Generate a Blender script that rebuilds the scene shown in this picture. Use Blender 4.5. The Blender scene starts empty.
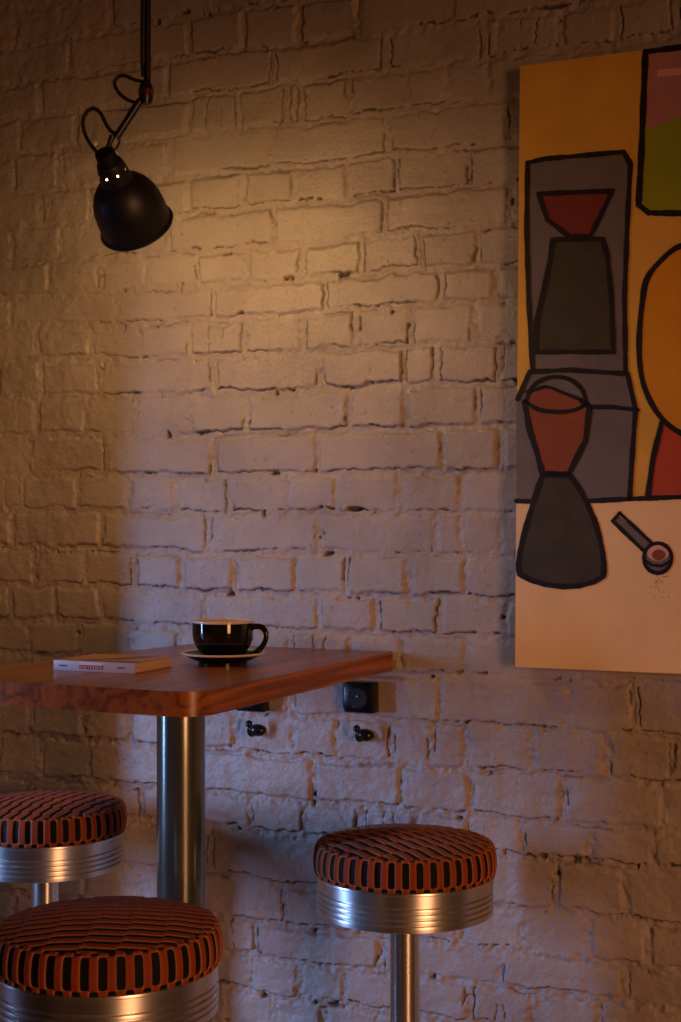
import bpy, bmesh, math, random
import numpy as np
from mathutils import Vector, Matrix, Quaternion
random.seed(7)
rng = np.random.RandomState(11)
C = bpy.context.scene.collection
PI = math.pi
# ------------------------------------------------------------------ frame of reference
CAM_H = 1.37; F = 1500.0; CX = 340.5; HY = 518.0
WA = Vector((.108, 3.147, 0)); WU = Vector((.913, -.408, 0)).normalized(); WN = Vector((-.408, -.913, 0)).normalized()
WROT = math.atan2(WU.y, WU.x)
D0 = -(WA.dot(WN))
def wall_pt(s, n, h): return WA + WU * s + WN * n + Vector((0, 0, h))
def px_wall(x, y, n=0.0):
    """where the sight line of a photo point meets the plane n metres in front of the brick wall -> (s, h)"""
    d = Vector(((x - CX) / F, 1, 0)); t = (D0 - n) / (-(d.dot(WN)))
    p = d * t; return ((p - WA).dot(WU), CAM_H - (y - HY) / F * t)
def px_depth(x, y, z): return Vector(((x - CX) / F * z, z, CAM_H - (y - HY) / F * z))

# ------------------------------------------------------------------ materials
def srgb(c):
    return tuple(((v / 255) / 12.92 if v / 255 <= .04045 else ((v / 255 + .055) / 1.055) ** 2.4) for v in c) + (1,)
class M:
    def __init__(s, name):
        s.m = bpy.data.materials.new(name); s.m.use_nodes = True; s.t = s.m.node_tree; s.n = s.t.nodes
        s.b = s.n['Principled BSDF']
    def node(s, kind, **kw):
        n = s.n.new(kind)
        for k, v in kw.items():
            if k in n.inputs.keys(): n.inputs[k].default_value = v
            else: setattr(n, k, v)
        return n
    def link(s, a, b): s.t.links.new(a, b)
    def set(s, **kw):
        for k, v in kw.items(): s.b.inputs[k.replace('_', ' ')].default_value = v
        return s
def mapped(m, scale, coord='Object'):
    tc = m.node('ShaderNodeTexCoord'); mp = m.node('ShaderNodeMapping'); mp.inputs['Scale'].default_value = scale
    m.link(tc.outputs[coord], mp.inputs['Vector']); return mp.outputs['Vector']
def ramp(m, fac, stops):
    r = m.node('ShaderNodeValToRGB'); e = r.color_ramp.elements
    while len(e) < len(stops): e.new(.5)
    for i, (p, c) in enumerate(stops): e[i].position = p; e[i].color = c
    m.link(fac, r.inputs['Fac']); return r.outputs['Color']
def noisy(name, col, rough, scale=30, amp=.12, metallic=0, bump=.0, spec=.5, stretch=(1, 1, 1), coat=0):
    m = M(name); v = mapped(m, stretch)
    nz = m.node('ShaderNodeTexNoise', Scale=scale, Detail=4.0); m.link(v, nz.inputs['Vector'])
    c = srgb(col); lo = tuple(x * (1 - amp) for x in c[:3]) + (1,); hi = tuple(min(1, x * (1 + amp)) for x in c[:3]) + (1,)
    m.link(ramp(m, nz.outputs['Fac'], [(.3, lo), (.7, hi)]), m.b.inputs['Base Color'])
    m.set(Roughness=rough, Metallic=metallic, Specular_IOR_Level=spec, Coat_Weight=coat)
    if bump:
        bp = m.node('ShaderNodeBump', Strength=bump, Distance=.002); m.link(nz.outputs['Fac'], bp.inputs['Height'])
        m.link(bp.outputs['Normal'], m.b.inputs['Normal'])
    return m.m
def emit(name, col, strength):
    m = M(name); m.set(Base_Color=srgb(col), Emission_Color=srgb(col), Emission_Strength=strength); return m.m

def brick_mat():
    m = M('painted_brick')
    v = mapped(m, (1, 1, 1))
    n1 = m.node('ShaderNodeTexNoise', Scale=5.0, Detail=5.0); m.link(v, n1.inputs['Vector'])
    n2 = m.node('ShaderNodeTexNoise', Scale=70.0, Detail=6.0, Roughness=.65); m.link(v, n2.inputs['Vector'])
    base = ramp(m, n1.outputs['Fac'], [(.3, srgb((158, 144, 134))), (.7, srgb((182, 168, 157)))])
    spk = ramp(m, n2.outputs['Fac'], [(.28, srgb((120, 100, 88))), (.40, (1, 1, 1, 1))])
    mx = m.node('ShaderNodeMix', data_type='RGBA', blend_type='MULTIPLY'); mx.inputs[0].default_value = .45
    m.link(base, mx.inputs[6]); m.link(spk, mx.inputs[7])
    a2 = m.node('ShaderNodeAttribute', attribute_name='mortar')
    mj = m.node('ShaderNodeMix', data_type='RGBA'); mj.inputs[7].default_value = srgb((168, 148, 130))
    m.link(a2.outputs['Fac'], mj.inputs[0]); m.link(mx.outputs[2], mj.inputs[6])
    a = m.node('ShaderNodeAttribute', attribute_name='dirt')
    md = m.node('ShaderNodeMix', data_type='RGBA'); md.inputs[7].default_value = srgb((46, 32, 26))
    m.link(a.outputs['Fac'], md.inputs[0]); m.link(mj.outputs[2], md.inputs[6])
    m.link(md.outputs[2], m.b.inputs['Base Color'])
    n3 = m.node('ShaderNodeTexNoise', Scale=160.0, Detail=5.0); m.link(v, n3.inputs['Vector'])
    bp = m.node('ShaderNodeBump', Strength=.75, Distance=.0026); m.link(n3.outputs['Fac'], bp.inputs['Height'])
    m.link(bp.outputs['Normal'], m.b.inputs['Normal'])
    m.set(Roughness=.5, Specular_IOR_Level=.45)
    return m.m
def wood_mat(name, light, dark, rough=.32, ax=1):
    m = M(name)
    sc = [9, 9, 9]; sc[ax] = .3
    v = mapped(m, tuple(sc))
    n = m.node('ShaderNodeTexNoise', Scale=1.6, Detail=3.0, Distortion=.15); m.link(v, n.inputs['Vector'])
    mul = m.node('ShaderNodeMath', operation='MULTIPLY'); mul.inputs[1].default_value = 6.0; m.link(n.outputs['Fac'], mul.inputs[0])
    fr = m.node('ShaderNodeMath', operation='PINGPONG'); fr.inputs[1].default_value = .5; m.link(mul.outputs[0], fr.inputs[0])
    fine = m.node('ShaderNodeTexNoise', Scale=14.0, Detail=6.0, Roughness=.7); m.link(v, fine.inputs['Vector'])
    ad = m.node('ShaderNodeMath', operation='ADD'); m.link(fr.outputs[0], ad.inputs[0]); m.link(fine.outputs['Fac'], ad.inputs[1])
    col = ramp(m, ad.outputs[0], [(.42, srgb(dark)), (.92, srgb(light))])
    # glued boards, each a little different in tone
    tc = m.node('ShaderNodeTexCoord'); sp = m.node('ShaderNodeSeparateXYZ'); m.link(tc.outputs['Object'], sp.inputs[0])
    d = m.node('ShaderNodeMath', operation='MULTIPLY'); d.inputs[1].default_value = 11.0; m.link(sp.outputs['X'], d.inputs[0])
    fl = m.node('ShaderNodeMath', operation='FLOOR'); m.link(d.outputs[0], fl.inputs[0])
    wn = m.node('ShaderNodeTexWhiteNoise', noise_dimensions='1D'); m.link(fl.outputs[0], wn.inputs['W'])
    tone = ramp(m, wn.outputs['Value'], [(0, (.72, .68, .66, 1)), (1, (1, 1, 1, 1))])
    mx = m.node('ShaderNodeMix', data_type='RGBA', blend_type='MULTIPLY'); mx.inputs[0].default_value = 1
    m.link(col, mx.inputs[6]); m.link(tone, mx.inputs[7]); m.link(mx.outputs[2], m.b.inputs['Base Color'])
    bp = m.node('ShaderNodeBump', Strength=.12, Distance=.001); m.link(fine.outputs['Fac'], bp.inputs['Height'])
    m.link(bp.outputs['Normal'], m.b.inputs['Normal'])
    m.set(Roughness=rough, Specular_IOR_Level=.5)
    return m.m
def velvet_mat():
    m = M('patterned_velvet')
    a = m.node('ShaderNodeAttribute', attribute_name='weave')
    col = ramp(m, a.outputs['Fac'], [(0.0, srgb((10, 7, 8))), (.30, srgb((18, 10, 9))), (.40, srgb((186, 128, 88))), (.50, srgb((170, 82, 36))), (1, srgb((152, 60, 22)))])
    v = mapped(m, (1, 1, 1)); n = m.node('ShaderNodeTexNoise', Scale=300.0, Detail=3.0); m.link(v, n.inputs['Vector'])
    mx = m.node('ShaderNodeMix', data_type='RGBA', blend_type='MULTIPLY'); mx.inputs[0].default_value = .5
    m.link(col, mx.inputs[6]); m.link(ramp(m, n.outputs['Fac'], [(.3, (.5, .5, .5, 1)), (.65, (1, 1, 1, 1))]), mx.inputs[7])
    m.link(mx.outputs[2], m.b.inputs['Base Color'])
    m.set(Roughness=.75, Sheen_Weight=.06, Sheen_Roughness=.4, Specular_IOR_Level=.25)
    bp = m.node('ShaderNodeBump', Strength=.4, Distance=.001); m.link(n.outputs['Fac'], bp.inputs['Height'])
    m.link(bp.outputs['Normal'], m.b.inputs['Normal'])
    return m.m
MB = brick_mat()
WOOD = wood_mat('oiled_wood', (184, 108, 48), (118, 64, 30), .3)
ALU = noisy('spun_aluminium', (236, 234, 230), .27, 60, .05, 1, stretch=(1, 1, 25))
_n = ALU.node_tree; _t = _n.nodes.new('ShaderNodeTangent'); _t.direction_type = 'RADIAL'; _t.axis = 'Z'
_b = _n.nodes['Principled BSDF']; _n.links.new(_t.outputs[0], _b.inputs['Tangent']); _b.inputs['Anisotropic'].default_value = .8; _b.inputs['Anisotropic Rotation'].default_value = .25
_b.inputs['Roughness'].default_value = .36
CHROME = noisy('polished_chrome', (236, 234, 230), .24, 6, .01, 1)
POLEM = noisy('dark_lacquered_steel', (128, 132, 122), .2, 12, .12, .85)
BLACKM = noisy('satin_black_metal', (24, 24, 30), .36, 40, .1, .0, spec=.6)
BLACKM2 = noisy('matte_black_rubber', (16, 13, 13), .55, 40, .1)
COPPER = noisy('copper_ring', (214, 130, 96), .2, 40, .05, 1)
SHADEM = noisy('blue_black_enamel', (24, 26, 38), .46, 60, .1, .0, spec=.7)
SHADEIN = noisy('white_enamel', (225, 220, 205), .5, 30, .03)
GLAZE = noisy('black_glaze', (14, 18, 16), .06, 20, .1, 0, spec=.7)
CREAM = noisy('cream_glaze', (226, 202, 178), .18, 20, .03)
CERAM = noisy('brown_glaze', (26, 18, 15), .1, 20, .1, 0, spec=.6)
COFFEE = noisy('coffee', (62, 32, 16), .1, 20, .2)
PLASTIC = noisy('black_plastic', (20, 17, 18), .22, 25, .15, spec=.6)
SCREW = noisy('screw_steel', (190, 185, 175), .3, 30, .1, 1)
HOOKM = noisy('gunmetal_hook', (52, 56, 58), .22, 40, .1, .7)
PAPER = noisy('page_edges', (232, 196, 160), .8, 30, .06, stretch=(1, 1, 40), bump=.3)
SPINE = noisy('white_spine', (206, 200, 204), .45, 30, .03)
COVER = noisy('tan_cover', (176, 118, 74), .4, 25, .06)
BAND = noisy('brown_band', (92, 56, 44), .4, 25, .06)
REDP = noisy('red_print', (166, 30, 36), .45, 25, .04)
WHITEP = noisy('white_print', (240, 236, 240), .45, 25, .02)
GREYP = noisy('grey_print', (120, 116, 124), .5, 25, .05)
CEILM = noisy('ceiling_plaster', (150, 120, 98), .8, 8, .08)
FLOORM = noisy('pale_stone_floor', (150, 132, 116), .35, 6, .2)
PLASTER = noisy('plaster', (150, 135, 122), .8, 10, .08, bump=.3)
FRAMEM = noisy('window_frame_paint', (60, 60, 62), .5, 20, .05)

# ------------------------------------------------------------------ helpers
def obj(name, bm, mat, parent=None, smooth=True, loc=None, rotz=None):
    me = bpy.data.meshes.new(name); bm.normal_update(); bm.to_mesh(me); bm.free()
    if mat is not None:
        for mm in (mat if isinstance(mat, (list, tuple)) else [mat]): me.materials.append(mm)
    if smooth:
        me.polygons.foreach_set('use_smooth', [True] * len(me.polygons))
        try: me.set_sharp_from_angle(angle=math.radians(38))
        except Exception: pass
    o = bpy.data.objects.new(name, me); C.objects.link(o)
    if parent: o.parent = parent
    if loc is not None: o.location = loc
    if rotz is not None: o.rotation_euler = (0, 0, rotz)
    return o
def thing(name, label, cat, loc=(0, 0, 0), rotz=0, group=None):
    o = bpy.data.objects.new(name, None); C.objects.link(o); o.empty_display_size = .05
    o.location = loc; o.rotation_euler = (0, 0, rotz); o['label'] = label; o['category'] = cat
    if group: o['group'] = group
    return o
def struct(o): o['kind'] = 'structure'; return o
def lathe(bm, prof, segs=64, mtx=None, cap0=False, cap1=False, skip=None, mi=0):
    rings = []
    for (r, z) in prof:
        rings.append([bm.verts.new((r * math.cos(2 * PI * k / segs), r * math.sin(2 * PI * k / segs), z)) for k in range(segs)])
    for i in range(len(rings) - 1):
        for k in range(segs):
            if skip and skip(i, k): continue
            f = bm.faces.new((rings[i][k], rings[i][(k + 1) % segs], rings[i + 1][(k + 1) % segs], rings[i + 1][k])); f.material_index = mi
    if cap0: bm.faces.new(rings[0][::-1]).material_index = mi
    if cap1: bm.faces.new(rings[-1]).material_index = mi
    if mtx is not None: bmesh.ops.transform(bm, matrix=mtx, verts=[v for r in rings for v in r])
    return rings
def tube(bm, pts, rad, segs=12, closed=False, caps=True):
    pts = [Vector(p) for p in pts]; n = len(pts); rings = []
    rads = rad if isinstance(rad, (list, tuple)) else [rad] * n
    ref = None
    for i, p in enumerate(pts):
        if closed: t = (pts[(i + 1) % n] - pts[i - 1]).normalized()
        else: t = (pts[min(i + 1, n - 1)] - pts[max(i - 1, 0)]).normalized()
        if ref is None:
            ref = t.orthogonal().normalized()
        ref = (ref - t * ref.dot(t)).normalized(); b = t.cross(ref)
        rings.append([bm.verts.new(p + (ref * math.cos(2 * PI * k / segs) + b * math.sin(2 * PI * k / segs)) * rads[i]) for k in range(segs)])
    for i in range(n if closed else n - 1):
        A, B = rings[i], rings[(i + 1) % n]
        for k in range(segs): bm.faces.new((A[k], A[(k + 1) % segs], B[(k + 1) % segs], B[k]))
    if caps and not closed: bm.faces.new(rings[0][::-1]); bm.faces.new(rings[-1])
def smooth_path(pts, m=8):
    pts = [Vector(p) for p in pts]; out = []
    P = [pts[0]] + pts + [pts[-1]]
    for i in range(1, len(P) - 2):
        for k in range(m):
            t = k / m; a, b, c, d = P[i - 1], P[i], P[i + 1], P[i + 2]
            out.append(.5 * ((2 * b) + (c - a) * t + (2 * a - 5 * b + 4 * c - d) * t * t + (3 * b - a - 3 * c + d) * t ** 3))
    out.append(pts[-1]); return out
def box(bm, x0, x1, y0, y1, z0, z1, bev=0, segs=2, mi=0):
    vs = [bm.verts.new(p) for p in ((x0, y0, z0), (x1, y0, z0), (x1, y1, z0), (x0, y1, z0), (x0, y0, z1), (x1, y0, z1), (x1, y1, z1), (x0, y1, z1))]
    fs = [bm.faces.new([vs[i] for i in q]) for q in ((0, 3, 2, 1), (4, 5, 6, 7), (0, 1, 5, 4), (1, 2, 6, 5), (2, 3, 7, 6), (3, 0, 4, 7))]
    for f in fs: f.material_index = mi
    if bev: bmesh.ops.bevel(bm, geom=list({e for f in fs for e in f.edges}), offset=bev, segments=segs, profile=.5, affect='EDGES')
def prism(bm, pts, z0, z1, bev=0):
    lo = [bm.verts.new((x, y, z0)) for x, y in pts]; hi = [bm.verts.new((x, y, z1)) for x, y in pts]
    n = len(pts); ft = bm.faces.new(hi); fb = bm.faces.new(lo[::-1])
    for i in range(n): bm.faces.new((lo[i], lo[(i + 1) % n], hi[(i + 1) % n], hi[i]))
    if bev: bmesh.ops.bevel(bm, geom=list(set(ft.edges) | set(fb.edges)), offset=bev, segments=3, profile=.5, affect='EDGES')
def axis_matrix(loc, axis):
    q = Vector((0, 0, 1)).rotation_difference(Vector(axis).normalized())
    return Matrix.Translation(loc) @ q.to_matrix().to_4x4()

# ------------------------------------------------------------------ value noise
def vnoise(X, Y, scale, seed):
    g = np.random.RandomState(seed).rand(256, 256)
    x = X / scale; y = Y / scale; xi = np.floor(x).astype(int); yi = np.floor(y).astype(int)
    fx = x - xi; fy = y - yi; fx = fx * fx * fx * (fx * (fx * 6 - 15) + 10); fy = fy * fy * fy * (fy * (fy * 6 - 15) + 10)
    a = g[yi % 256, xi % 256]; b = g[yi % 256, (xi + 1) % 256]; c = g[(yi + 1) % 256, xi % 256]; d = g[(yi + 1) % 256, (xi + 1) % 256]
    return ((a * (1 - fx) + b * fx) * (1 - fy) + (c * (1 - fx) + d * fx) * fy) * 2 - 1
def fbm(X, Y, scale, seed, oc=4, gain=.5):
    o = 0; a = 1; t = 0
    for k in range(oc): o = o + a * vnoise(X + 13.7 * k, Y - 7.1 * k, scale / 2 ** k, seed + k); t += a; a *= gain
    return o / t
def sstep(x, a, b):
    t = np.clip((x - a) / (b - a), 0, 1); return t * t * (3 - 2 * t)

# ------------------------------------------------------------------ brick wall (true relief)
joint_y = [-110, -70, -31, 9, 50, 88, 128, 170, 207, 246, 282, 316, 353, 391, 432, 474, 512, 552, 592, 629, 666, 712, 754, 798, 833, 882, 923, 958, 995, 1035, 1075]
vert = {3: [69, 188, 244, 298, 359, 453], 2: [60, 110, 215, 260, 340, 360, 453, 474, 520], 4: [40, 166, 272, 385, 484, 499, 560], 5: [20, 75, 188, 238, 286, 300, 349, 406, 448, 487],
        6: [60, 170, 272, 388, 507], 7: [40, 90, 140, 188, 242, 295, 347, 397, 469], 8: [60, 167, 274, 385, 510],
        9: [50, 100, 147, 197, 247, 302, 362, 420, 478], 10: [10, 115, 213, 326, 440], 11: [37, 91, 140, 189, 244, 302, 355, 410, 476],
        12: [40, 100, 213, 321, 403, 438], 13: [35, 85, 134, 189, 245, 348, 405, 478], 14: [29, 107, 214, 316, 443],
        15: [20, 78, 128, 175, 230, 286, 336, 400, 462], 16: [12, 100, 207, 319, 435, 463, 500], 17: [35, 84, 134, 182, 235, 295, 347, 409, 465],
        18: [100, 204, 319, 375, 440, 505], 19: [28, 79, 130, 180, 240, 290, 350, 400, 466], 20: [28, 76, 180, 290, 350, 440, 568],
        21: [30, 84, 130, 180, 236, 293, 336, 390, 430, 466, 532, 607, 672], 22: [90, 200, 313, 400, 470, 563, 665], 23: [30, 84, 140, 196, 250, 305, 360, 415, 470, 522, 590, 654],
        24: [100, 210, 330, 440, 557], 25: [30, 84, 140, 285, 350, 400, 460, 522, 588, 650], 26: [100, 160, 254, 380, 500, 624], 27: [30, 84, 140, 190, 250, 300, 344, 400, 470, 530, 600]}
def s_of_px(x): return px_wall(x, HY)[0]
hb = [CAM_H - (y - HY) * 3.274 / F for y in joint_y]      # descending heights of the bed joints
while hb[0] < 3.15: hb.insert(0, hb[0] + .0857); vert = {k + 1: v for k, v in vert.items()}
while hb[-1] > -.05: hb.append(hb[-1] - .0857)
hb = np.array(hb)
NR = len(hb) - 1
rowv = []
for i in range(NR):
    js = sorted(s_of_px(x) for x in vert.get(i, []))
    if not js: js = [random.uniform(-.1, .1)]
    step = .125 if i % 2 else .25
    while js[0] > -3.2: js.insert(0, js[0] - step + random.uniform(-.012, .012))
    while js[-1] < 3.4: js.append(js[-1] + step + random.uniform(-.012, .012))
    rowv.append(np.array(js))
def make_wall():
    d = .0024
    s_ax = np.concatenate([np.arange(-2.8, -1.15, .02), np.arange(-1.15, .80, d), np.arange(.80, 3.21, .02)])
    h_ax = np.concatenate([np.arange(-.0, .1, .02), np.arange(.1, 2.75, d), np.arange(2.75, 3.001, .02)])
    S, H = np.meshgrid(s_ax, h_ax)
    rough = sstep(-(S + .12 * fbm(S, H, .4, 90, 2)), .62, .86) * sstep(H, .9, 1.35)       # lumpier coat at the left
    low = sstep(1.15 - H, 0, .3)
    w1 = fbm(S, H, .05, 21, 3); w2 = fbm(S, H, .05, 31, 3)
    sag = .010 * fbm(S, H * .3, .45, 41, 2) 
    Sw = S + .0062 * w1 + .0022 * vnoise(S, H, .010, 3)
    Hw = H + .0078 * w2 + sag + .0024 * vnoise(S, H, .011, 4)
    row = np.clip(np.searchsorted(-hb, -Hw, side='right') - 1, 0, NR - 1)
    top = hb[row]; bot = hb[row + 1]
    R2 = np.random.RandomState(9).uniform(-1, 1, 512)[(row * 37 + np.floor(S * 6 + row * .37).astype(int) * 11) % 512]
    R2 = 0 * S + vnoise(S, H * .6, .2, 17)
    dv = np.minimum(top - Hw, Hw - bot) - .0098 - .0022 * R2
    dbot = Hw - bot - .0098 - .0022 * R2
    col = np.zeros_like(row); ds = np.zeros_like(S); dl = np.zeros_like(S)
    for i in range(NR):
        mk = row == i
        if not mk.any(): continue
        js = rowv[i]; k = np.clip(np.searchsorted(js, Sw[mk]) - 1, 0, len(js) - 2)
        jw = .0062 + .0045 * np.abs(np.sin(js * 57.0 + i))
        ds[mk] = np.minimum(Sw[mk] - js[k] - jw[k], js[k + 1] - jw[k + 1] - Sw[mk]); col[mk] = k
    dd = np.minimum(dv, ds)
    bid = (row * 131 + col * 17) % 4096
    R = np.random.RandomState(5); b0 = R.uniform(-.0024, .0026, 4096)[bid]; tx = R.uniform(-1, 1, 4096)[bid]; ty = R.uniform(-1, 1, 4096)[bid]
    soft = R.uniform(.35, 1.0, 4096)[bid]
    rnd = R.uniform(0, 1, 4096)[bid]
    hc = (top + bot) / 2
    lump = fbm(S, H, .12, 51, 4); fine = fbm(S, H, .022, 61, 3)
    fill = np.clip(.5 + .9 * fbm(S, H, .17, 71, 3) , 0, 1); fill = np.maximum(fill, rough * .8)
    depth = .0068 * (1 - .70 * fill) * soft + .0010
    step_ = sstep(dd, -.0048, .0026 + .004 * (1 - soft))
    face = b0 + (H - hc) * ty * .045 + .0014 * lump + np.sin(S * 9 + row) * tx * .0012 + .00035 * fine
    rag = fbm(S, H, .016, 81, 3)
    mort = -depth + .0034 * rag * (1 + low) + .0018 * lump
    Z = mort * (1 - step_) + face * step_
    # slabs of paint that dip at a brick's lower half, and lumps
    Z += rough * (.0045 * fbm(S, H, .10, 101, 4) + .0028 * fbm(S, H, .03, 111, 3))
    Z += .0015 * fbm(S, H, .05, 301, 5, .6) * (1 + 1.6 * low) + .0022 * np.abs(fbm(S, H * 1.6, .09, 311, 3)) * (.6 + 1.5 * low)
    Z += (.5 + .8 * low) * .0034 * np.clip(fbm(S, H, .07, 121, 4), 0, 1)
    # open cracks under bricks, next to bricks and across a few of them
    cn = fbm(S, H, .11, 131, 3) + .35 * vnoise(S, H, .012, 133)
    wid = .0008 + .0020 * np.clip(fbm(S, H, .05, 141, 2), 0, 1)
    c1 = (1 - sstep(np.abs(dbot + .0008), wid * .7, wid * 1.7)) * (ds > -.002) * sstep(cn, .0, .16)
    c2 = (1 - sstep(np.abs(ds + .0006), .0008, .0020)) * (dv > -.002) * sstep(fbm(S, H, .09, 151, 3) + .3 * (rnd - .5), .16, .28)
    c3 = (1 - sstep(np.abs(top - Hw - .0035), .0006, .0019)) * sstep(fbm(S, H, .14, 161, 4), .28, .40)
    c4 = (1 - sstep(np.abs(ds - .018 - .03 * rnd * 10 % .03 + .004 * vnoise(S * 0 + bid, H, .035, 171) + .002 * rag), .0006, .0018)) * (rnd > .955) * sstep(dv, -.004, .002) * sstep(vnoise(S, H, .05, 177), -.5, -.1)
    pit = sstep(vnoise(S, H, .0085, 181) * .8 + .2 * vnoise(S, H, .004, 182), .74, .86) * sstep(fbm(S, H, .2, 185, 2), -.15, .3) * .7
    hole = sstep(vnoise(S, H, .03, 191) + .2 * vnoise(S, H, .008, 192), .90, 1.0) * (1 - step_)
    crack = np.clip(c1 * .95 + c2 * .75 + c3 * .6 + c4 * .7 + hole, 0, 1) * (1 - .75 * rough)
    Z -= .0085 * crack + .0016 * pit
    # a deep open hole in the bed joint, as on the wall
    hs, hh = px_wall(354, 509); e = ((S - hs) / .019) ** 2 + ((H - hh) / .006) ** 2
    hole2 = 1 - sstep(e, .5, 1.2); Z -= .014 * hole2; crack = np.maximum(crack, hole2 * .9)
    dirt = np.clip(crack * .85 + pit * .45, 0, 1)
    mrt = (1 - step_) * np.clip(.35 + 1.3 * fbm(S, H, .09, 201, 2), 0, 1) * .45 * sstep(fbm(S, H, .25, 211, 2), -.1, .3)
    ny, nx = S.shape
    co = np.empty((ny * nx, 3)); co[:, 0] = S.ravel(); co[:, 1] = -Z.ravel(); co[:, 2] = H.ravel()
    idx = np.arange(ny * nx).reshape(ny, nx)
    q = np.stack([idx[:-1, :-1], idx[:-1, 1:], idx[1:, 1:], idx[1:, :-1]], -1).reshape(-1, 4)
    me = bpy.data.meshes.new('wall_back'); me.vertices.add(len(co)); me.vertices.foreach_set('co', co.ravel())
    me.loops.add(q.size); me.loops.foreach_set('vertex_index', q.ravel().astype(np.int32))
    me.polygons.add(len(q)); me.polygons.foreach_set('loop_start', (np.arange(len(q)) * 4).astype(np.int32))
    me.polygons.foreach_set('loop_total', np.full(len(q), 4, np.int32)); me.update(calc_edges=True)
    me.polygons.foreach_set('use_smooth', np.ones(len(q), bool))
    for nm, arr in (('dirt', dirt), ('mortar', mrt)):
        a = me.attributes.new(nm, 'FLOAT', 'POINT'); a.data.foreach_set('value', arr.ravel().astype(np.float32))
    me.materials.append(MB); me.validate()
    o = bpy.data.objects.new('wall_back', me); C.objects.link(o); o.location = WA; o.rotation_euler = (0, 0, WROT)
    return struct(o)
make_wall()
def local_box(name, s0, s1, n0, n1, h0, h1, mat, bev=0):
    bm = bmesh.new(); box(bm, s0, s1, -n1, -n0, h0, h1, bev)
    return struct(obj(name, bm, mat, loc=WA, rotz=WROT, smooth=bool(bev)))
local_box('floor', -3.0, 3.2, -.02, 6.2, -.05, 0, FLOORM)
local_box('ceiling', -3.0, 3.2, -.02, 6.2, 3.0, 3.1, CEILM)
# left wall with the daylight window, pier beside the brick wall
WN0, WN1, WH0, WH1 = 1.38, 1.86, .25, 2.05
local_box('wall_left', -2.17, -1.98, -.02, WN0, 0, 3.0, PLASTER)
local_box('wall_left', -2.17, -1.98, WN1, 6.2, 0, 3.0, PLASTER)
local_box('wall_left', -2.17, -1.98, WN0, WN1, 0, WH0, PLASTER)
local_box('wall_left', -2.17, -1.98, WN0, WN1, WH1, 3.0, PLASTER)
bm = bmesh.new()
for a, b, c, d in ((WN0, WN0 + .04, WH0, WH1), (WN1 - .04, WN1, WH0, WH1), (WN0, WN1, WH0, WH0 + .04), (WN0, WN1, WH1 - .04, WH1), (WN0, WN1, 1.28, 1.30)):
    box(bm, -2.10, -2.05, -b, -a, c, d)
struct(obj('window_1', bm, FRAMEM, loc=WA, rotz=WROT, smooth=False))
local_box('wall_pier', -1.6, -1.066, .012, .47, 0, 3.0, PLASTER, .006)

# ------------------------------------------------------------------ table
tr = thing('bar_table', 'high brown wooden bar table on a thick dark round steel post, against the brick wall', 'table', WA, WROT)
def rounded(pts, radii, n=10):
    out = []
    for i, p in enumerate(pts):
        p = Vector(p); a = Vector(pts[i - 1]); b = Vector(pts[(i + 1) % len(pts)]); r = radii[i]
        if r == 0: out.append(tuple(p)); continue
        u = (a - p).normalized(); v = (b - p).normalized(); half = u.angle(v) / 2; t = r / math.tan(half)
        c = p + (u + v).normalized() * (r / math.sin(half)); s0 = p + u * t; s1 = p + v * t
        a0 = math.atan2(s0.y - c.y, s0.x - c.x); a1 = math.atan2(s1.y - c.y, s1.x - c.x)
        da = (a1 - a0 + PI) % (2 * PI) - PI
        for k in range(n + 1): out.append((c.x + r * math.cos(a0 + da * k / n), c.y + r * math.sin(a0 + da * k / n)))
    return out
TOPH = 1.091
bm = bmesh.new()
prism(bm, rounded([(-.59, -.812), (.002, -.825), (.005, -.009), (-.475, -.009)], [.05, .055, 0, 0]), TOPH - .041, TOPH, .0025)
obj('tabletop', bm, WOOD, tr)
px_, py_ = -.229, -.482
bm = bmesh.new(); lathe(bm, [(.045, .012), (.045, TOPH - .041)], 64, Matrix.Translation((px_, py_, 0)), True, True); obj('post', bm, POLEM, tr)
bm = bmesh.new(); lathe(bm, [(.19, 0), (.19, .008), (.186, .011), (.05, .014)], 64, Matrix.Translation((px_, py_, 0)), True, True); obj('base_plate', bm, POLEM, tr)
bm = bmesh.new(); lathe(bm, [(.10, TOPH - .047), (.10, TOPH - .041)], 48, Matrix.Translation((px_, py_, 0)), True, True); obj('mounting_plate', bm, BLACKM, tr)

# ------------------------------------------------------------------ stools
RS = .170; CT = .7615; CB = .7040
NT = 42; PITCH = 2 * PI * RS / NT
def hex_field(u, v, L, P, shift, keep=0.):
    """elongated hexagon cloth figure: stripe position inside its cell; 1 = middle of an orange bar, 0 = black gap"""
    cell = np.floor(u / L); fu = u / L - cell
    def band(c, vv):
        q = vv / P - c * shift; q = q - np.floor(q); return np.abs(q - .5) * 2       # 0 at bar middle, 1 at gap middle
    b0 = band(cell, v)
    edge = np.minimum(fu, 1 - fu) * L
    nb = band(np.where(fu < .5, cell - 1, cell + 1), v)
    # bars end in points: the gap narrows to nothing where a cell meets the next one
    w = np.clip(edge / (.22 * P), keep, 1)
    return np.where(nb < b0, b0 * w + (1 - w) * (b0 * .5 + nb * .5), b0)
def weave_value(b):
    # b: 0 middle of bar .. 1 middle of gap ; value ramp: <.3 black, ~.42 pale rim, >.56 orange
    return np.interp(b, [0, .28, .42, .51, .57, 1], [1, .8, .50, .40, .20, 0])
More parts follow.
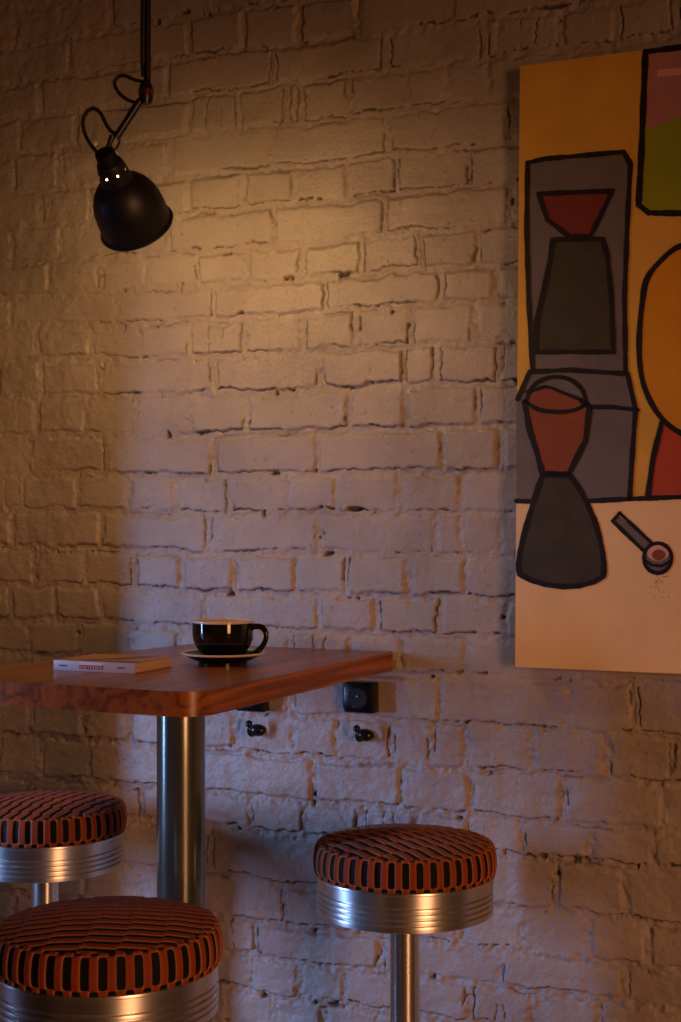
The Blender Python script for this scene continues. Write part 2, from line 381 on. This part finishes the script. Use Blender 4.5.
def cushion_mesh():
    ns = NT * 18
    prof = []; kind = []
    # side from bottom to top, then rounded shoulder, then top rings
    for k in range(30): t = k / 29; z = CB + .001 + t * (CT - .011 - CB); prof.append((RS - .0030 * (2 * t - 1) ** 2, z)); kind.append(0)
    for k in range(1, 9): a = k / 8 * PI / 2; prof.append((RS - .003 - .010 * (1 - math.cos(a)), CT - .011 + .010 * math.sin(a))); kind.append(1)
    r0 = RS - .013
    for k in range(1, 125):
        r = r0 * (1 - k / 125); prof.append((r, CT - .001 + .013 * (1 - (r / r0) ** 2))); kind.append(2)
    prof = np.array(prof); kind = np.array(kind)
    th = np.arange(ns) / ns * 2 * PI
    Rr = prof[:, 0][:, None]; Zz = prof[:, 1][:, None] + 0 * th[None]
    X = Rr * np.cos(th)[None]; Y = Rr * np.sin(th)[None]
    # side figure
    arc = th[None] * RS + 0 * Rr; up = (Zz - CB)
    bs = hex_field(up + .046 - .0085, arc, .046, PITCH, .5)
    # top figure: bars run along X, stepping sideways from cell to cell
    wob = .0018 * np.sin(X * 35) 
    bt = hex_field(X + .5 + .004 * np.sin(Y * 22), Y + wob + .5, .054, .0245, .27, .45)
    side = (kind <= 1)[:, None]
    b = np.where(side, bs, bt)
    val = weave_value(b)
    # dark seam where side meets top
    lift = .0036 * sstep(1 - b, .40, .60)
    k1 = (kind == 1)[:, None]
    nrm_r = np.where(side, 1.0, 0.0); nrm_r = np.where(k1, .7, nrm_r)
    Rn = Rr + lift * nrm_r - .0012
    Zn = Zz + lift * np.where(kind == 0, 0., np.where(kind == 1, .7, 1.))[:, None]
    X = Rn * np.cos(th)[None]; Y = Rn * np.sin(th)[None]
    n = len(prof); co = np.stack([X, Y, Zn], -1).reshape(-1, 3)
    co = np.vstack([co, [[0, 0, CT + .012]]])
    idx = np.arange(n * ns).reshape(n, ns); nx = np.roll(idx, -1, 1)
    q = np.stack([idx[:-1], nx[:-1], nx[1:], idx[1:]], -1).reshape(-1, 4)
    tri = np.stack([idx[-1], nx[-1], np.full(ns, n * ns)], -1)
    me = bpy.data.meshes.new('cushion')
    me.from_pydata(co.tolist(), [], q.tolist() + tri.tolist() + [idx[0][::-1].tolist()])
    me.polygons.foreach_set('use_smooth', [True] * len(me.polygons))
    a = me.attributes.new('weave', 'FLOAT', 'POINT'); a.data.foreach_set('value', np.append(val.ravel(), 1.).astype(np.float32))
    me.materials.append(VELVET); return me
VELVET = velvet_mat()
def make_stool(label, loc, rz):
    t = thing('bar_stool', label, 'stool', loc, rz, 'round bar stools around the table')
    o = bpy.data.objects.new('cushion', cushion_mesh()); C.objects.link(o); o.parent = t
    bm = bmesh.new()
    R = .1665; top = CB + .001
    prof = [(.12, top - .004), (R - .004, top - .003), (R - .001, top), (R + .0015, top - .001), (R + .002, top - .004), (R - .0005, top - .006), (R - .001, top - .026)]
    z = top - .026
    for k in range(4):
        prof += [(R - .001, z), (R - .0075, z - .0006), (R - .0075, z - .0030), (R - .001, z - .0042), (R - .0004, z - .0065), (R - .001, z - .0103)]; z -= .0103
    prof += [(R - .0015, z - .004), (R - .004, z - .0052), (R - .010, z - .0055), (R - .010, z - .003), (.04, z + .006)]
    lathe(bm, prof, 128, None, True, True); obj('trim_ring', bm, ALU, t)
    bm = bmesh.new(); lathe(bm, [(.075, z + .005), (.075, z - .001), (.045, z - .006), (.0285, z - .007)], 64, None, True, True); obj('seat_plate', bm, ALU, t)
    bm = bmesh.new(); lathe(bm, [(.0285, .02), (.0285, z - .004)], 64, None, True, True); obj('column', bm, CHROME, t)
    bm = bmesh.new(); lathe(bm, [(.185, 0), (.185, .006), (.17, .012), (.10, .022), (.05, .034), (.034, .05), (.030, .052)], 96, None, True, True); obj('base', bm, ALU, t)
    return t
def copy_tree(t):
    c = t.copy(); C.objects.link(c)
    for ch in t.children:
        d = ch.copy(); C.objects.link(d); d.parent = c
    return c
s1 = make_stool('round orange and black velvet stool nearest the camera, below the front edge of the table', (-.3495, 2.25, 0), math.radians(-2))
s2 = copy_tree(s1); s2.location = (.121, 2.82, 0); s2.rotation_euler = (0, 0, math.radians(-62)); s2['label'] = 'orange and black velvet stool to the right of the table post, nearly touching the wall'
s3 = copy_tree(s1); s3.location = (-.628, 3.19, 0); s3.rotation_euler = (0, 0, math.radians(68)); s3['label'] = 'leftmost orange and black velvet stool, behind the nearest one and left of the table post'

# ------------------------------------------------------------------ cup and saucer
cloc = Vector((-.2255, 2.878, TOPH))
bm = bmesh.new()
lathe(bm, [(.0, .0035), (.040, .0035), (.043, 0), (.047, 0), (.047, .004), (.060, .009), (.0775, .0190)], 96)
lathe(bm, [(.0770, .0205), (.062, .0125), (.040, .0070), (0, .0065)], 96)
sau = thing('saucer', 'round dark saucer with cream rim on the tabletop, under the coffee cup', 'saucer', cloc)
obj('dish', bm, CERAM, sau)
bm = bmesh.new(); lathe(bm, [(.0765, .0180), (.0795, .0185), (.0808, .0200), (.0803, .0218), (.0785, .0224), (.0762, .0208), (.0765, .0180)], 96)
obj('rim', bm, CREAM, sau)
cup = thing('coffee_cup', 'wide glossy black coffee cup with cream inside, on the saucer', 'cup', cloc + Vector((0, 0, .0072)))
bm = bmesh.new()
lathe(bm, [(0, .003), (.026, .003), (.028, 0), (.031, .0), (.032, .004), (.044, .014), (.0530, .027), (.0572, .040), (.0584, .050), (.0587, .060), (.0586, .0715)], 96)
obj('bowl', bm, GLAZE, cup)
bm = bmesh.new()
lathe(bm, [(.0586, .0715), (.0592, .0735), (.0586, .0755), (.0570, .0760), (.0556, .0745), (.0545, .062), (.052, .046), (.047, .030), (.038, .017), (0, .008)], 96)
obj('lining', bm, CREAM, cup)
bm = bmesh.new(); lathe(bm, [(.0530, .052), (0, .0521)], 64); obj('coffee', bm, COFFEE, cup)
bm = bmesh.new()
hp = smooth_path([(.0555, 0, .062), (.068, 0, .0655), (.080, 0, .062), (.0865, 0, .050), (.083, 0, .034), (.072, 0, .020), (.058, 0, .011), (.040, 0, .0105)], 8)
tube(bm, hp, [.0048 + .0012 * abs(math.cos(i / len(hp) * PI)) for i in range(len(hp))], 14)
ho = obj('handle', bm, GLAZE, cup); ho.rotation_euler = (0, 0, math.radians(-14))

# ------------------------------------------------------------------ book
brot = math.radians(-23)
bk = thing('book', 'small paperback with white spine and tan cover lying on the tabletop beside the cup', 'book', (-.526, 2.752, TOPH + .0002), brot)
BL, BW, BT = .172, .134, .0185
bm = bmesh.new(); box(bm, .001, BL - .002, .003, BW - .002, .0008, BT - .0008); obj('pages', bm, PAPER, bk, smooth=False)
bm = bmesh.new(); box(bm, 0, BL, 0, BW, 0, .0009); obj('back_cover', bm, COVER, bk, smooth=False)
bm = bmesh.new(); box(bm, 0, BL, 0, BW, BT - .0009, BT); fc = obj('front_cover', bm, COVER, bk, smooth=False)
bm = bmesh.new(); vs = [bm.verts.new(p) for p in ((.045, .008, BT + .0002), (.075, .008, BT + .0002), (.155, BW - .01, BT + .0002), (.115, BW - .01, BT + .0002))]; bm.faces.new(vs)
vs = [bm.verts.new(p) for p in ((.095, .004, BT + .0002), (.166, .004, BT + .0002), (.167, .030, BT + .0002), (.125, .030, BT + .0002))]; bm.faces.new(vs)
obj('cover_artwork', bm, BAND, fc, smooth=False)
bm = bmesh.new(); box(bm, -.0002, BL + .0002, -.0010, .0006, -.0001, BT + .0001, .0004); sp = obj('spine', bm, SPINE, bk)
sp['label'] = 'white spine with a red and white label'
bm = bmesh.new(); box(bm, .056, .106, -.0014, -.0010, .0045, .0165); obj('red_label', bm, REDP, sp, smooth=False)
bm = bmesh.new(); box(bm, .056, .106, -.0017, -.0010, .0118, .0165)
# condensed white capitals on the red block
x = .0585
for k, ch in enumerate('COFFEEBAR'):
    w = .0036
    box(bm, x, x + .0008, -.0017, -.0013, .0056, .0104)
    if ch in 'COFEBAR': box(bm, x, x + w * .8, -.0017, -.0013, .0097, .0104)
    if ch in 'COEB': box(bm, x, x + w * .8, -.0017, -.0013, .0056, .0063)
    if ch in 'FEBAR': box(bm, x, x + w * .7, -.0017, -.0013, .0077, .0083)
    if ch in 'OBAR': box(bm, x + w * .65, x + w * .85, -.0017, -.0013, .0056, .0104)
    x += .0052
obj('title_lettering', bm, WHITEP, sp, smooth=False)
for x0, n in ((.012, 6), (.136, 5)):
    bm = bmesh.new()
    for k in range(n):
        box(bm, x0 + k * .003, x0 + k * .003 + .0021, -.0014, -.0010, .0075, .0110)
    obj('small_lettering', bm, GREYP, sp, smooth=False)

# ------------------------------------------------------------------ sockets and hooks on the wall
def socket(cx, cy, label):
    s, h = px_wall(cx, cy, .034)
    t = thing('wall_socket', label, 'socket', wall_pt(s, 0, h), WROT, 'black sockets under the tabletop')
    w, hh, dp = .0335, .0325, .036
    bm = bmesh.new(); box(bm, -w, w, -dp + .006, .004, -hh, hh, .003, 2); obj('back_box', bm, PLASTIC, t)
    bm = bmesh.new(); box(bm, -w + .002, w - .002, -dp, -dp + .0055, -hh + .002, hh - .002, .002, 2); f = obj('cover_plate', bm, PLASTIC, t)
    bm = bmesh.new(); lathe(bm, [(.021, .0), (.0225, .0015), (.0205, .0022), (.0195, .0008), (.0, .0007)], 48, axis_matrix((0, -dp, 0), (0, -1, 0))); obj('outlet_ring', bm, BLACKM2, f)
    bm = bmesh.new()
    for dx, dz, r in ((0, .003, .003), (-.009, -.019, .002)):
        lathe(bm, [(r, -.001), (r, .0015), (0, .002)], 16, axis_matrix((dx, -dp, dz), (0, -1, 0)))
    obj('screw', bm, SCREW, f)
    return t
socket(358, 698, 'black square wall socket at the right, near the table\'s end corner')
socket(249, 697, 'black square wall socket at the left, partly hidden behind the table edge')
def hook(cx, cy, label):
    s, h = px_wall(cx, cy)
    t = thing('wall_hook', label, 'hook', wall_pt(s, 0, h), WROT, 'bag hooks below the sockets')
    bm = bmesh.new(); lathe(bm, [(.0, -.006), (.019, -.006), (.0195, .002), (.018, .007), (.012, .0115), (.007, .014), (0, .014)], 40, axis_matrix((0, 0, 0), (0, -1, 0))
        @ Matrix.Diagonal((1.05, .68, 1, 1))); obj('rosette', bm, HOOKM, t)
    bm = bmesh.new(); pts = smooth_path([(0, -.010, -.001), (0, -.022, -.006), (-.001, -.034, -.004), (-.002, -.038, .006), (-.003, -.037, .014)], 6)
    tube(bm, pts, [.0062 - .002 * i / len(pts) for i in range(len(pts))], 14); obj('prong', bm, HOOKM, t)
    bm = bmesh.new(); bmesh.ops.create_uvsphere(bm, u_segments=24, v_segments=16, radius=.0078, matrix=Matrix.Translation((-.003, -.037, .018))); obj('ball_tip', bm, HOOKM, t)
hook(365, 735, 'small dark metal hook under the right black socket')
hook(258, 730, 'small dark metal hook under the left black socket, just right of the table post')

# ------------------------------------------------------------------ painting
NP = .048
pt = thing('painting', 'large painting of coffee makers in thick black outlines, on the brick wall', 'painting', WA, WROT)
def pp(x, y, lay=0):
    s, h = px_wall(x, y, NP); return Vector((s, -(NP + lay * .00025), h))
tl, bl = pp(520, 66), pp(515, 667)
tr_, br_ = pp(681, 45), pp(681, 674)
W1 = .48   # the part of the canvas beyond the picture's edge
ext_t = tl + (tr_ - tl) * 2.7; ext_b = bl + (br_ - bl) * 2.7
OCHRE = noisy('ochre_paint', (226, 172, 70), .6, 9, .10, bump=.2)
PEACH = noisy('peach_paint', (250, 208, 150), .6, 9, .06, bump=.2)
GREYPT = noisy('mauve_grey_paint', (112, 102, 102), .6, 14, .10, bump=.2)
OLIVE = noisy('dark_olive_paint', (66, 58, 40), .55, 22, .18, bump=.2)
RUST = noisy('rust_red_paint', (142, 72, 38), .6, 14, .10, bump=.2)
DRED = noisy('dark_red_paint', (122, 42, 28), .6, 14, .08, bump=.2)
AMBER = noisy('amber_paint', (224, 152, 26), .6, 9, .07, bump=.2)
REDO = noisy('red_orange_paint', (190, 72, 40), .6, 12, .08, bump=.2)
MAUVE = noisy('pink_mauve_paint', (184, 128, 130), .6, 14, .06, bump=.2)
LIME = noisy('lime_paint', (152, 156, 16), .6, 14, .06, bump=.2)
PINK = noisy('pale_pink_paint', (226, 168, 152), .6, 14, .04)
LINE = noisy('black_outline_paint', (30, 19, 16), .5, 40, .2, bump=.3)
bm = bmesh.new()
f = [bm.verts.new(v) for v in (tl, bl, ext_b, ext_t)]; b = [bm.verts.new(v + Vector((0, .033, 0))) for v in (tl, bl, ext_b, ext_t)]
bm.faces.new(f); bm.faces.new(b[::-1])
for i in range(4): bm.faces.new((f[i], b[i], b[(i + 1) % 4], f[(i + 1) % 4]))
bmesh.ops.recalc_face_normals(bm, faces=bm.faces)
cv = obj('canvas', bm, OCHRE, pt, smooth=False)
bmats = [PEACH, GREYPT, OLIVE, RUST, DRED, AMBER, REDO, MAUVE, LIME, PINK, LINE]
bm = bmesh.new()
def fill(pts, lay, mi):
    vs = [bm.verts.new(pp(x, y, lay)) for x, y in pts]
    fc = bm.faces.new(vs); fc.material_index = mi; fc.normal_update()
    if fc.normal.y > 0: fc.normal_flip()
    bmesh.ops.triangulate(bm, faces=[fc])
def stroke(pts, w=5.0, lay=8, closed=False):
    P = [Vector((x, y, 0)) for x, y in pts]
    if closed: P.append(P[0])
    out = []
    for i in range(len(P) - 1):
        L = (P[i + 1] - P[i]).length; n = max(1, int(L / 3.0))
        for k in range(n): out.append(P[i].lerp(P[i + 1], k / n))
    out.append(P[-1]); prev = None
    for i, p in enumerate(out):
        a = out[max(0, i - 1)]; b_ = out[min(len(out) - 1, i + 1)]; t = (b_ - a)
        if t.length < 1e-6: continue
        t.normalize(); nn = Vector((-t.y, t.x, 0)); ww = w / 2 * (1 + .10 * math.sin(i * .45 + pts[0][0]) + random.uniform(-.09, .09))
        cur = (bm.verts.new(pp(*(p + nn * ww)[:2], lay)), bm.verts.new(pp(*(p - nn * ww)[:2], lay)))
        if prev:
            fc = bm.faces.new((prev[0], prev[1], cur[1], cur[0])); fc.material_index = 10; fc.normal_update()
            if fc.normal.y > 0: fc.normal_flip()
        prev = cur
    for x, y in pts:
        c = [bm.verts.new(pp(x + w * .5 * math.cos(k * PI / 5), y + w * .5 * math.sin(k * PI / 5), lay + .6)) for k in range(10)]
        fc = bm.faces.new(c); fc.material_index = 10; fc.normal_update()
        if fc.normal.y > 0: fc.normal_flip()
XR = 800
def edge_y(x): return 45 + (x - 681) * (-.128)
fill([(516.3, 501), (600, 500.5), (681, 498), (XR, 494), (XR, 678.6), (681, 673.7), (515.1, 666.8)], 1, 0)
machine = [(528, 163), (624, 152), (631, 164), (628, 220), (625, 296), (626, 372), (636, 410), (634, 440), (630, 499), (516.6, 501), (517.6, 398), (531, 372), (529, 300), (528, 230)]
fill(machine, 2, 1)
fill([(516.5, 400), (528, 374), (627, 374), (636, 408), (630, 499), (516.6, 501)], 2.4, 1)
server = [(553, 240), (603, 239), (608, 256), (612, 300), (614, 352), (536, 352), (537, 321), (550, 262)]
fill(server, 3, 2)
cone = [(539, 194), (613, 191), (591, 236), (570, 237), (548, 220)]
fill(cone, 3, 4)
glass = [(646, 52), (681, 47.5), (XR, 32.5), (XR, 213), (650, 214), (640, 206), (642, 124)]
fill(glass, 2, 7)
fill([(642, 132), (681, 117), (740, 95), (XR, 80), (XR, 213), (650, 214), (640, 206)], 3, 8)
fill([(657, 70), (681, 68), (710, 65), (710, 72), (681, 75), (657, 77)], 4, 9)
def crom(p, closed=False):
    q = smooth_path([(x, y, 0) for x, y in (p[-2:] + p + p[:2] if closed else p)], 5)
    q = [(v.x, v.y) for v in q]; return q[10:-10] if closed else q
circ = [(681, 246), (659, 263), (647, 280), (643, 300), (640, 330), (640, 360), (645, 388), (660, 416), (681, 433), (710, 442), (745, 430), (765, 390), (768, 320), (750, 265), (715, 243)]
circ = crom(circ, True)
fill(circ, 3, 5)
red = [(662, 420), (681, 434), (XR, 450), (XR, 494), (648, 498), (654, 460)]
fill(red, 2, 6)
cup1 = [(526, 402), (534, 388), (548, 387), (564, 393), (582, 400), (590, 408), (586, 440), (569, 474), (543, 474), (530, 430)]
fill([(526, 402), (528, 393), (533, 386), (545, 379), (559, 377), (573, 381), (583, 390), (587, 404), (580, 410), (540, 411)], 4, 1)
fill(cup1, 5, 3)
flask = [(543, 475), (570, 475), (580, 489), (588, 504), (595, 521), (600, 537), (603, 552), (604.5, 566), (604, 576), (594, 582), (580, 586), (562, 586.5), (545, 584.5), (531, 580), (520, 574), (518.5, 566), (520, 553), (524, 535), (529, 517), (535, 498), (539, 486)]
fill(flask, 5, 2)
fill([(617, 514), (651, 543), (646, 551), (613, 521)], 3, 1)
ring = [(658 + 14 * math.cos(a * PI / 10), 558 + 15 * math.sin(a * PI / 10)) for a in range(20)]
fill(ring, 4, 1)
fill([(658 + 11 * math.cos(a * PI / 8), 553 + 8 * math.sin(a * PI / 8)) for a in range(16)], 5, 9)
fill([(659 + 7 * math.cos(a * PI / 8), 555 + 5.5 * math.sin(a * PI / 8)) for a in range(16)], 6, 3)
# outlines
stroke([(533, 370), (529, 300), (527, 230), (528, 163), (545, 159), (590, 155), (624, 152), (631, 164), (628, 220), (625, 296), (626, 371)], 5)
stroke([(518, 399), (530, 372), (570, 370), (628, 374), (636, 410), (633, 450), (630, 499)], 5)
stroke([(590, 407), (612, 407), (638, 410)], 4.5)
stroke(server, 5, closed=True); stroke(cone, 5, closed=True)
stroke([(XR, 32.5), (681, 47.5), (646, 52), (644, 100), (642, 150), (639, 205), (649, 213), (681, 213.5), (XR, 212)], 6)
stroke(circ, 5.5, closed=True)
stroke([(648, 498), (653, 460), (662, 423)], 5.5)
stroke([(516.5, 501), (532, 501.5)], 4.5); stroke([(589, 501), (630, 499), (681, 497), (XR, 494)], 5)
stroke([(525, 402), (530, 430), (537, 452), (543, 474), (569, 474), (586, 440), (590, 407), (582, 401)], 6)
stroke(crom([(526, 402), (533, 387), (545, 379), (559, 377), (573, 381), (583, 391), (587, 404)]), 4.5)
stroke(crom([(527, 392), (538, 389), (548, 387), (564, 393), (582, 400)]), 3.5)
stroke(crom([(526, 402), (540, 410), (562, 412), (578, 409), (587, 403)]), 4.5)
stroke(flask, 5.5, closed=True)
stroke([(620, 513), (651, 542)], 3.6); stroke([(620, 513), (613, 521), (643, 550)], 3.8)
stroke(ring, 3.8, closed=True); stroke([(645, 560), (652, 565), (662, 566), (671, 561)], 3)
for k in range(26):
    x, y = random.gauss(660, 5), random.uniform(574, 598); r = random.uniform(.4, .8)
    c = [bm.verts.new(pp(x + r * math.cos(a), y + r * math.sin(a), 3)) for a in (0, 1.57, 3.14, 4.71)]
    fc = bm.faces.new(c); fc.material_index = 10; fc.normal_update()
    if fc.normal.y > 0: fc.normal_flip()
obj('painted_figures', bm, bmats, cv, smooth=False)

# ------------------------------------------------------------------ lamp
LZ = 2.79
def lp(x, y, dz=0): return px_depth(x, y, LZ + dz)
lm = thing('ceiling_lamp', 'black jointed spotlight with round shade and looping cable, hanging from the ceiling', 'lamp', (lp(147, 0).x, LZ, 3.0))
def lobj(name, bm, mat, parent=lm, inv=None):
    o = obj(name, bm, mat, None); o.parent = parent
    o.matrix_parent_inverse = Matrix.Translation(-Vector(lm.location)) if parent is lm else Matrix.Identity(4)
    return o
bm = bmesh.new(); p0 = lp(147.3, 88); ptop = Vector((p0.x + .003, p0.y, 2.985))
tube(bm, [ptop, p0], .0062, 16); lobj('ceiling_rod', bm, BLACKM)
bm = bmesh.new(); tube(bm, [ptop + Vector((-.0085, -.004, 0)), p0 + Vector((-.0095, -.004, .05)), p0 + Vector((-.0075, -.004, .02))], .0033, 10); lobj('feed_cable', bm, BLACKM2)
bm = bmesh.new(); lathe(bm, [(.012, 2.955), (.05, 2.965), (.052, 3.0)], 48, Matrix.Translation((ptop.x, ptop.y, 0)), True, True); lobj('ceiling_rose', bm, BLACKM)
jc = lp(146, 93)
bm = bmesh.new(); lathe(bm, [(.004, -.023), (.010, -.021), (.0125, -.012), (.0135, -.005), (.0135, .005), (.0125, .012), (.0085, .020), (.006, .024)], 32, Matrix.Translation(jc), True, True); lobj('swivel_joint', bm, BLACKM)
bm = bmesh.new(); lathe(bm, [(.0138, -.0055), (.0150, -.005), (.0150, .005), (.0138, .0055)], 32, Matrix.Translation(jc), True, True); lobj('copper_collar', bm, COPPER)
bm = bmesh.new(); tube(bm, [lp(142.5, 98), lp(138, 104), lp(116, 138)], [.006, .0078, .0072], 16); lobj('arm', bm, BLACKM)
bm = bmesh.new(); tube(bm, smooth_path([lp(145, 82), lp(135, 80), lp(124, 75.5), lp(117, 78), (lp(114.5, 84)), lp(119, 93), lp(128, 100), lp(137, 103), lp(140, 104)], 6), .0034, 10); lobj('upper_cable_loop', bm, BLACKM2)
bm = bmesh.new(); tube(bm, smooth_path([lp(117, 134), lp(111, 131), lp(106, 124), lp(101, 114), lp(94, 108.5), lp(87, 112), lp(83, 121), lp(84.5, 132), lp(89, 142), lp(95, 150), lp(99.5, 154.5)], 6), .0036, 10); lobj('lower_cable_loop', bm, BLACKM2)
rc = lp(114.5, 142)
bm = bmesh.new(); tube(bm, [rc + Vector((.008 * math.cos(a) + .002 * math.sin(a), .003 * math.cos(a), .014 * math.sin(a))) for a in [k * PI / 12 for k in range(24)]], .0022, 10, closed=True); lobj('joint_ring', bm, BLACKM)
bm = bmesh.new(); tube(bm, [lp(112.5, 136), lp(110, 143), lp(107, 150), lp(110, 157)], [.006, .005, .0055, .0045], 14); lobj('knuckle', bm, BLACKM)
ax = Vector((.25, .715, -.65)).normalized()
rim = px_depth(137, 226.5, LZ + .045)
# profile along the axis measured back from the rim
MX = axis_matrix(rim, -ax)
bell = [(.0715, -.001), (.0725, .001), (.0718, .004), (.0680, .007), (.0672, .018), (.0672, .034), (.0655, .052), (.0610, .070), (.0535, .085), (.0440, .097), (.0350, .1035), (.0300, .106)]
bm = bmesh.new(); inner = [(r - .0022, z) for r, z in bell]
lathe(bm, bell, 96, MX); sh = lobj('shade', bm, SHADEM)
bm = bmesh.new(); lathe(bm, [(r - .0008, z + (.0012 if i == 0 else 0)) for i, (r, z) in enumerate(inner)][::-1], 96, MX); lobj('shade_lining', bm, SHADEIN)
neck = [(.0305, .105), (.0300, .113), (.0288, .122), (.0278, .1280), (.0272, .1323), (.0255, .141), (.0235, .147), (.018, .149)]
bm = bmesh.new()
lathe(bm, neck, 56, MX, skip=lambda i, k: i == 3 and k % 7 == 3); lobj('vented_neck', bm, SHADEM)
bm = bmesh.new()
cap = [(.0185, .147)]
for k in range(6): cap += [(.0190, .149 + k * .0036), (.0180, .1501 + k * .0036), (.0180, .1514 + k * .0036)]
cap += [(.0180, .1702), (.010, .173)]
lathe(bm, cap, 48, MX, True, True); lobj('lamp_socket', bm, BLACKM2)
bm = bmesh.new()
for k, (x, y) in enumerate(((99.5, 155.5), (110.5, 154.5))):
    c = lp(x, y, -.012); tube(bm, [c + Vector((.0045 * math.cos(a), .003 * math.sin(a), .002 * math.sin(a))) for a in [j * PI / 8 for j in range(16)]], .0011, 8, closed=True)
lobj('cable_gland', bm, SCREW)
BULB = emit('bulb_glass', (255, 208, 138), 195)
bm = bmesh.new(); lathe(bm, [(.0, -.003), (.015, .0), (.024, .010), (.027, .024), (.023, .040), (.016, .056)], 40, MX); lobj('bulb', bm, BULB)
BULB2 = emit('bulb_neck_glass', (255, 214, 150), 9)
bm = bmesh.new(); lathe(bm, [(.016, .056), (.0150, .100), (.0160, .142)], 40, MX); lobj('bulb_neck', bm, BULB2)

# ------------------------------------------------------------------ light
def area(name, loc, target, sx, sy, col, power, spread=180):
    l = bpy.data.lights.new(name, 'AREA'); l.shape = 'RECTANGLE'; l.size = sx; l.size_y = sy; l.color = col; l.energy = power; l.spread = math.radians(spread)
    o = bpy.data.objects.new(name, l); C.objects.link(o); o.location = loc
    o.rotation_euler = (Vector(target) - Vector(loc)).to_track_quat('-Z', 'Y').to_euler(); return o
area('window_daylight', wall_pt(-2.13, 1.62, 1.05), wall_pt(-.35, 0, .45), .15, 1.1, (.27, .47, 1.0), 7.6, 62)
area('room_lamp', (2.2, -1.9, 1.15), (-.1, 3.0, .62), 1.0, 1.8, (1.0, .44, .19), 10, 58)
w = bpy.data.worlds.new('World'); bpy.context.scene.world = w; w.use_nodes = True
bg = w.node_tree.nodes['Background']; bg.inputs['Color'].default_value = (1.0, .41, .21, 1); bg.inputs['Strength'].default_value = .05

# ------------------------------------------------------------------ camera
cam = bpy.data.cameras.new('camera'); co = bpy.data.objects.new('camera', cam); C.objects.link(co)
co.location = (0, 0, CAM_H); co.rotation_euler = (PI / 2, 0, 0)
cam.sensor_fit = 'VERTICAL'; cam.sensor_height = 36; cam.sensor_width = 36 * 681 / 1022
cam.lens = F * 36 / 1022; cam.shift_y = (HY - 511) / 1022
cam.clip_start = .05
sc = bpy.context.scene; sc.camera = co
vs = sc.view_settings; vs.view_transform = 'Standard'; vs.look = 'None'; vs.exposure = 0; vs.gamma = 1; vs.use_curve_mapping = False
